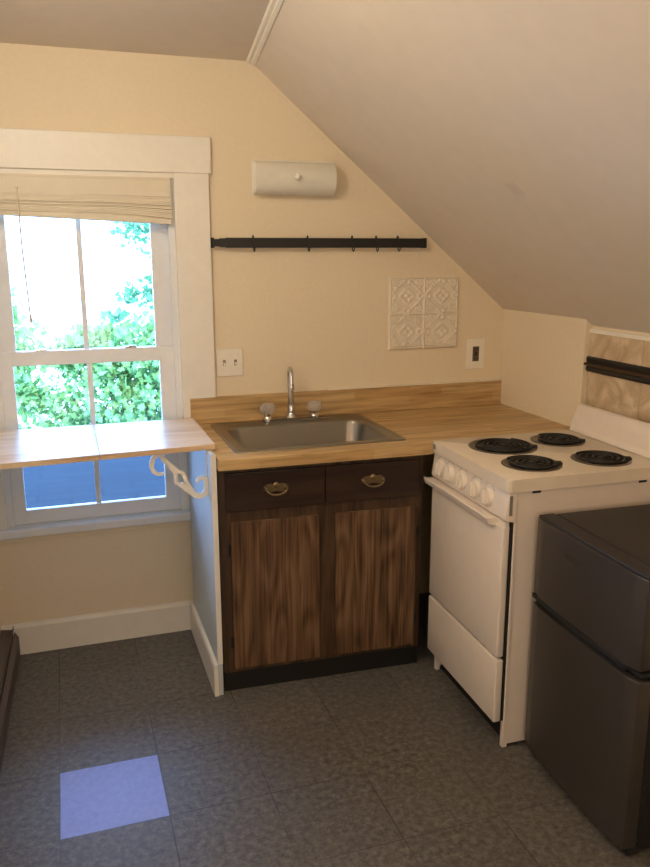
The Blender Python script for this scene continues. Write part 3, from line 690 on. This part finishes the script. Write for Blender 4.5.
# ------------------------------------------------------------------ things on the back wall
bk = thing('hook_rail', 'long black metal rail with small hooks on the cream wall', 'rail', (.58, 0, 1.645))
bm = newbm(); box(bm, (-.415, -.034, -.0195), (.449, -.028, .0195), .001); obj('bar', bm, BLACKM, bk)
bm = newbm()
box(bm, (-.471, -.006, -.020), (-.455, -.0005, .020), .001); box(bm, (-.471, -.031, -.014), (-.412, -.0275, .014), .001); box(bm, (-.471, -.031, -.014), (-.466, -.0005, .014), .001)
box(bm, (-.440, -.036, -.017), (-.412, -.026, .017), .001)
obj('end_bracket', bm, BLACKM, bk)
bm = newbm(); box(bm, (.444, -.036, -.021), (.462, -.026, .021), .001); box(bm, (.455, -.03, -.014), (.461, -.0005, .014), .001); box(bm, (.448, -.005, -.02), (.464, -.0005, .02), .001); obj('end_bracket', bm, BLACKM, bk)
hk0 = None
for k, x in enumerate((.277, .506, .700, .808, .907)):
    if hk0 is None:
        bm = newbm(); tube(bm, [(0, -.026, .016), (0, -.024, .024), (0, -.031, .029), (0, -.0375, .024), (0, -.0385, 0), (0, -.0375, -.022), (0, -.040, -.030), (0, -.050, -.034), (0, -.058, -.028), (0, -.060, -.020)], .0024, 8)
        lathe(bm, [(.002, -.004), (.0042, 0), (.002, .004)], (0, -.060, -.018), n=10)
        hk0 = obj('hook', bm, BLACKM, None, 50); hk = hk0
    else: hk = hk0.copy(); COL.objects.link(hk)
    hk.location = (x, 0, 1.645)
    tag(hk, ['leftmost small black wire hook on the long black rail', 'second hook from the left on the black rail', 'middle hook of the five on the black rail',
             'fourth hook from the left on the black rail', 'rightmost small black hook near the rail end by the slope'][k], 'hook', 'hooks on the black wall rail')
# wall light
wl = thing('wall_light', 'white frosted curved glass wall light above the black rail', 'light', (.45, 0, 1.9))
bm = newbm(); box(bm, (-.165, -.008, -.062), (.175, -.0005, .068), .003); box(bm, (-.155, -.02, -.045), (.165, -.008, .05), .003); obj('mounting_plate', bm, PLATE, wl)
bm = newbm(); N = 18; o_, i_ = [], []
for k in range(N+1):
    a = -PI*.5+PI*k/N; o_.append((-.022-.058*math.cos(a)**.8 if math.cos(a) > 0 else -.022, .064*math.sin(a)))
    i_.append((-.022-.053*max(0, math.cos(a))**.8, .060*math.sin(a)))
prism(bm, o_+i_[::-1], -.165, .165, axis=0)
bmesh.ops.transform(bm, matrix=Matrix.Translation((.0, 0, -.005)), verts=bm.verts[:]); gs = obj('glass_shade', bm, FROST, wl, 50)
bm = newbm(); lathe(bm, [(.012, -.078), (.014, -.086), (.011, -.094), (.004, -.098)], (.0, 0, -.004), 'y', 20); obj('finial', bm, PLATE, wl, 40)
for sx in (-1, 1):
    bm = newbm(); lathe(bm, [(.012, -.008), (.012, -.02), (.026, -.030), (.030, -.045), (.026, -.060), (.012, -.069)], (sx*.075, 0, 0), 'y', 24); obj('bulb', bm, PLATE, wl, 50)
# embossed panel
tp = thing('embossed_panel', 'white embossed square tin tile panel on the cream wall', 'wall panel', (1.05, 0, 1.342), 0)
bm = newbm(); G = 110; W_, H_ = .335, .312
def relief(u, v):
    def cell(t): return (t*2) % 1
    if abs(u-.5) < .018 or abs(v-.5) < .018: return .006+.002*math.cos(min(abs(u-.5), abs(v-.5))*170)
    if u < .05 or v < .06 or u > .975 or v > .975: return .003+.004*math.sin(min(u, 1-u, v, 1-v)*90)**2
    a, b = cell(u)*2-1, cell(v)*2-1; r = math.hypot(a, b); th = math.atan2(b, a)
    h = .004
    h += .0035*math.exp(-((r-.36*(.65+.35*abs(math.cos(2*th))))/.07)**2)+.003*math.exp(-(r/.09)**2)
    for sx in (-1, 1):
        for sy in (-1, 1):
            rr = math.hypot(a-sx*.68, b-sy*.68); t2 = math.atan2(b-sy*.68, a-sx*.68)
            h += .003*math.exp(-((rr-.16*(1+.25*math.cos(5*t2)))/.05)**2)+.003*math.exp(-(rr/.06)**2)
    for sx, sy in ((1, 0), (-1, 0), (0, 1), (0, -1)):
        rr = math.hypot((a-sx*.80)*1.5, (b-sy*.80)*1.5); h += .003*math.exp(-((rr-.22)/.06)**2)
    h += .0025*math.exp(-((abs(a)+abs(b)-1.0)/.05)**2)
    if max(abs(a), abs(b)) > .93: h -= .002
    return h
grid = [[bm.verts.new(((i/G-.5)*W_, -1.7*relief(i/G, j/G), (j/G-.5)*H_)) for i in range(G+1)] for j in range(G+1)]
for j in range(G):
    for i in range(G): bm.faces.new((grid[j][i], grid[j][i+1], grid[j+1][i+1], grid[j+1][i]))
bord = [grid[0][i] for i in range(G+1)]+[grid[j][G] for j in range(1, G+1)]+[grid[G][i] for i in range(G-1, -1, -1)]+[grid[j][0] for j in range(G-1, 0, -1)]
bb = [bm.verts.new((v.co.x, -.0005, v.co.z)) for v in bord]
for i in range(len(bord)): bm.faces.new((bord[i], bb[i], bb[(i+1) % len(bb)], bord[(i+1) % len(bord)]))
bm.faces.new(bb)
obj('relief_sheet', bm, TINW, tp, 60)
# light switch
sw = thing('light_switch', 'cream double toggle light switch plate beside the window casing', 'switch', (.1735, 0, 1.163))
bm = newbm(); box(bm, (-.055, -.0065, -.057), (.055, -.0005, .057), .003, 3); obj('cover_plate', bm, PLATE, sw)
for sx in (-.0235, .0235):
    bm = newbm(); box(bm, (sx-.0055, -.0072, -.012), (sx+.0055, -.0063, .012)); sl = obj('toggle_slot', bm, SLOT, sw)
    bm = newbm(); tube(bm, [(sx, -.006, -.002), (sx, -.014, -.006), (sx, -.018, -.009)], [.0045, .004, .0035], 8); obj('toggle', bm, PLATE, sl)
    for z in (-.030, .030):
        bm = newbm(); lathe(bm, [(.003, -.0064), (.003, -.0072), (.0015, -.0076)], (sx, 0, z), 'y', 10); obj('screw', bm, PLATE, sw)
# outlet
ou = thing('power_outlet', 'cream wall plate with dark outlet near the knee wall corner', 'outlet', (1.317, 0, 1.152))
bm = newbm(); box(bm, (-.047, -.0065, -.070), (.047, -.0005, .070), .003, 3); obj('cover_plate', bm, PLATE, ou)
bm = newbm(); box(bm, (-.0165, -.0085, -.034), (.0165, -.006, .034), .002); ofc = obj('receptacle_face', bm, PLATEDK, ou)
for z in (-.021, .021):
    bm = newbm(); box(bm, (-.008, -.0092, z-.001), (.008, -.0085, z+.001)); box(bm, (-.008, -.0092, z-.005), (-.0055, -.0083, z+.005)); box(bm, (.0055, -.0092, z-.005), (.008, -.0083, z+.005)); lathe(bm, [(.0028, -.0083), (.0028, -.0092)], (0, 0, z-.009), 'y', 10)
    obj('socket_slots', bm, DARKG, ofc)
for z in (-.0045, .0045):
    bm = newbm(); box(bm, (-.0075, -.0105, z-.0033), (.0075, -.0083, z+.0033), .0008); obj('test_button', bm, DARKG, ofc)
for z in (-.052, .052):
    bm = newbm(); lathe(bm, [(.003, -.0064), (.003, -.0072), (.0015, -.0076)], (0, 0, z), 'y', 10); obj('screw', bm, PLATE, ou)

# ------------------------------------------------------------------ outside: roof below the window, trees
def roof_mat():
    m = bpy.data.materials.new('grey_shingles'); m.use_nodes = True; nt = m.node_tree; b = nt.nodes['Principled BSDF']; b.inputs['Roughness'].default_value = .95; b.inputs['Specular IOR Level'].default_value = .12
    tc = nt.nodes.new('ShaderNodeTexCoord')
    br = nt.nodes.new('ShaderNodeTexBrick'); br.inputs['Scale'].default_value = 1; br.inputs['Brick Width'].default_value = .33; br.inputs['Row Height'].default_value = .14; br.inputs['Mortar Size'].default_value = .008
    br.inputs['Color1'].default_value = (.014, .021, .029, 1); br.inputs['Color2'].default_value = (.017, .0245, .033, 1); br.inputs['Mortar'].default_value = (.011, .017, .024, 1)
    nt.links.new(tc.outputs['Object'], br.inputs['Vector']); nt.links.new(br.outputs['Color'], b.inputs['Base Color']); return m
ROOFM = roof_mat()
rf = thing('porch_roof', 'blue grey shingled roof just below and beyond the window', 'roof', (0, .2, .40))
bm = newbm()
a0, a1 = math.radians(-3.6), 3.1
for k in range(22):
    y0 = k*.14; z0 = y0*math.tan(a0); box(bm, (-3, y0, z0-.05), (3, y0+.15, z0+.006-.0*k))
obj('shingles', bm, ROOFM, rf)
bm = newbm(); box(bm, (-3, 3.1, -.36), (3, 3.16, -.19), .01); obj('gutter', bm, TRIMW, rf)
def tree(name, label, base, trunk_top, blobs, m, nleaf, seed):
    rnd = random.Random(seed)
    t = thing(name, label, 'tree', base)
    b = newbm(); P0 = Vector((0, 0, 0)); P1 = Vector(trunk_top)-Vector(base)
    tube(b, [P0, P0.lerp(P1, .5)+Vector((.12, 0, 0)), P1], [.20, .15, .06], 10)
    for (c, r) in blobs:
        if abs(c[0]-trunk_top[0]) > .75: continue
        q = Vector(c)-Vector(base); s_ = P0.lerp(P1, .75+.2*rnd.random()); mid = s_.lerp(q, .5)+Vector((0, 0, -.12))
        tube(b, [s_, mid, q], [.03, .014, .004], 6)
    obj('trunk', b, BARK, t, 60)
    b = newbm(); vol = [(r[0]*r[1]*r[2])**.75 for c, r in blobs]; tot = sum(vol)
    star = [(0, -.5), (.14, -.28), (.46, -.34), (.34, -.06), (.52, .14), (.26, .16), (.20, .38), (0, .62), (-.20, .38), (-.26, .16), (-.52, .14), (-.34, -.06), (-.46, -.34), (-.14, -.28)]
    for (c, r), v in zip(blobs, vol):
        for _ in range(int(nleaf*v/tot)+1):
            d = Vector([max(-1.25, min(1.25, rnd.gauss(0, .52))) for _ in range(3)])
            p = Vector(c)-Vector(base)+Vector((d.x*r[0], d.y*r[1], d.z*r[2]))
            s_ = rnd.uniform(.05, .12); R3 = Euler((rnd.uniform(-.9, .9)+PI/2*rnd.choice((0, 1, 1)), rnd.uniform(-.6, .6), rnd.uniform(0, 2*PI))).to_matrix()
            cv = b.verts.new(p); ring = [b.verts.new(p+R3 @ Vector((x*s_, y*s_, abs(x)*s_*.35))) for x, y in star]
            for i in range(len(ring)): b.faces.new((cv, ring[i], ring[(i+1) % len(ring)]))
    me = bpy.data.meshes.new('foliage'); b.to_mesh(me); b.free(); me.materials.append(m)
    o = bpy.data.objects.new('foliage', me); COL.objects.link(o); o.parent = t; o['kind'] = 'stuff'
    return t
tree('leafy_tree', 'bright green leafy tree filling the lower window panes', (.1, 6.6, -4.8), (.1, 6.7, -.3),
     [((.55, 6.3, -.1), (.75, .5, .5)), ((.15, 6.6, .25), (.5, .5, .4)), ((.70, 6.2, .60), (.45, .4, .35)), ((.35, 6.7, -.75), (.9, .5, .5)), ((.0, 6.9, .60), (.35, .3, .15)),
      ((-1.05, 6.8, .40), (.30, .4, .40)), ((-.85, 6.9, -.15), (.35, .4, .22)), ((-.35, 7.0, .35), (.30, .3, .30)), ((-.35, 6.8, -.55), (.5, .4, .40)), ((-1.1, 7.0, .95), (.16, .3, .22)), ((-1.1, 6.9, -.75), (.6, .4, .25)), ((-1.15, 7.0, 1.45), (.10, .2, .16))], LEAF1, 8500, 3)
tree('leafy_tree', 'bluish green tree reaching into the upper right panes', (3.4, 9.6, -4.8), (1.9, 8.6, 1.5),
     [((.60, 7.9, 1.95), (.30, .4, .28)), ((.72, 7.9, 1.10), (.22, .3, .20)), ((1.4, 8.2, 1.3), (.6, .6, .7)), ((.30, 8.1, 2.25), (.34, .2, .10)), ((.42, 8.0, 1.0), (.14, .2, .10)), ((.25, 8.0, .75), (.2, .2, .10))], LEAF2, 1500, 5)
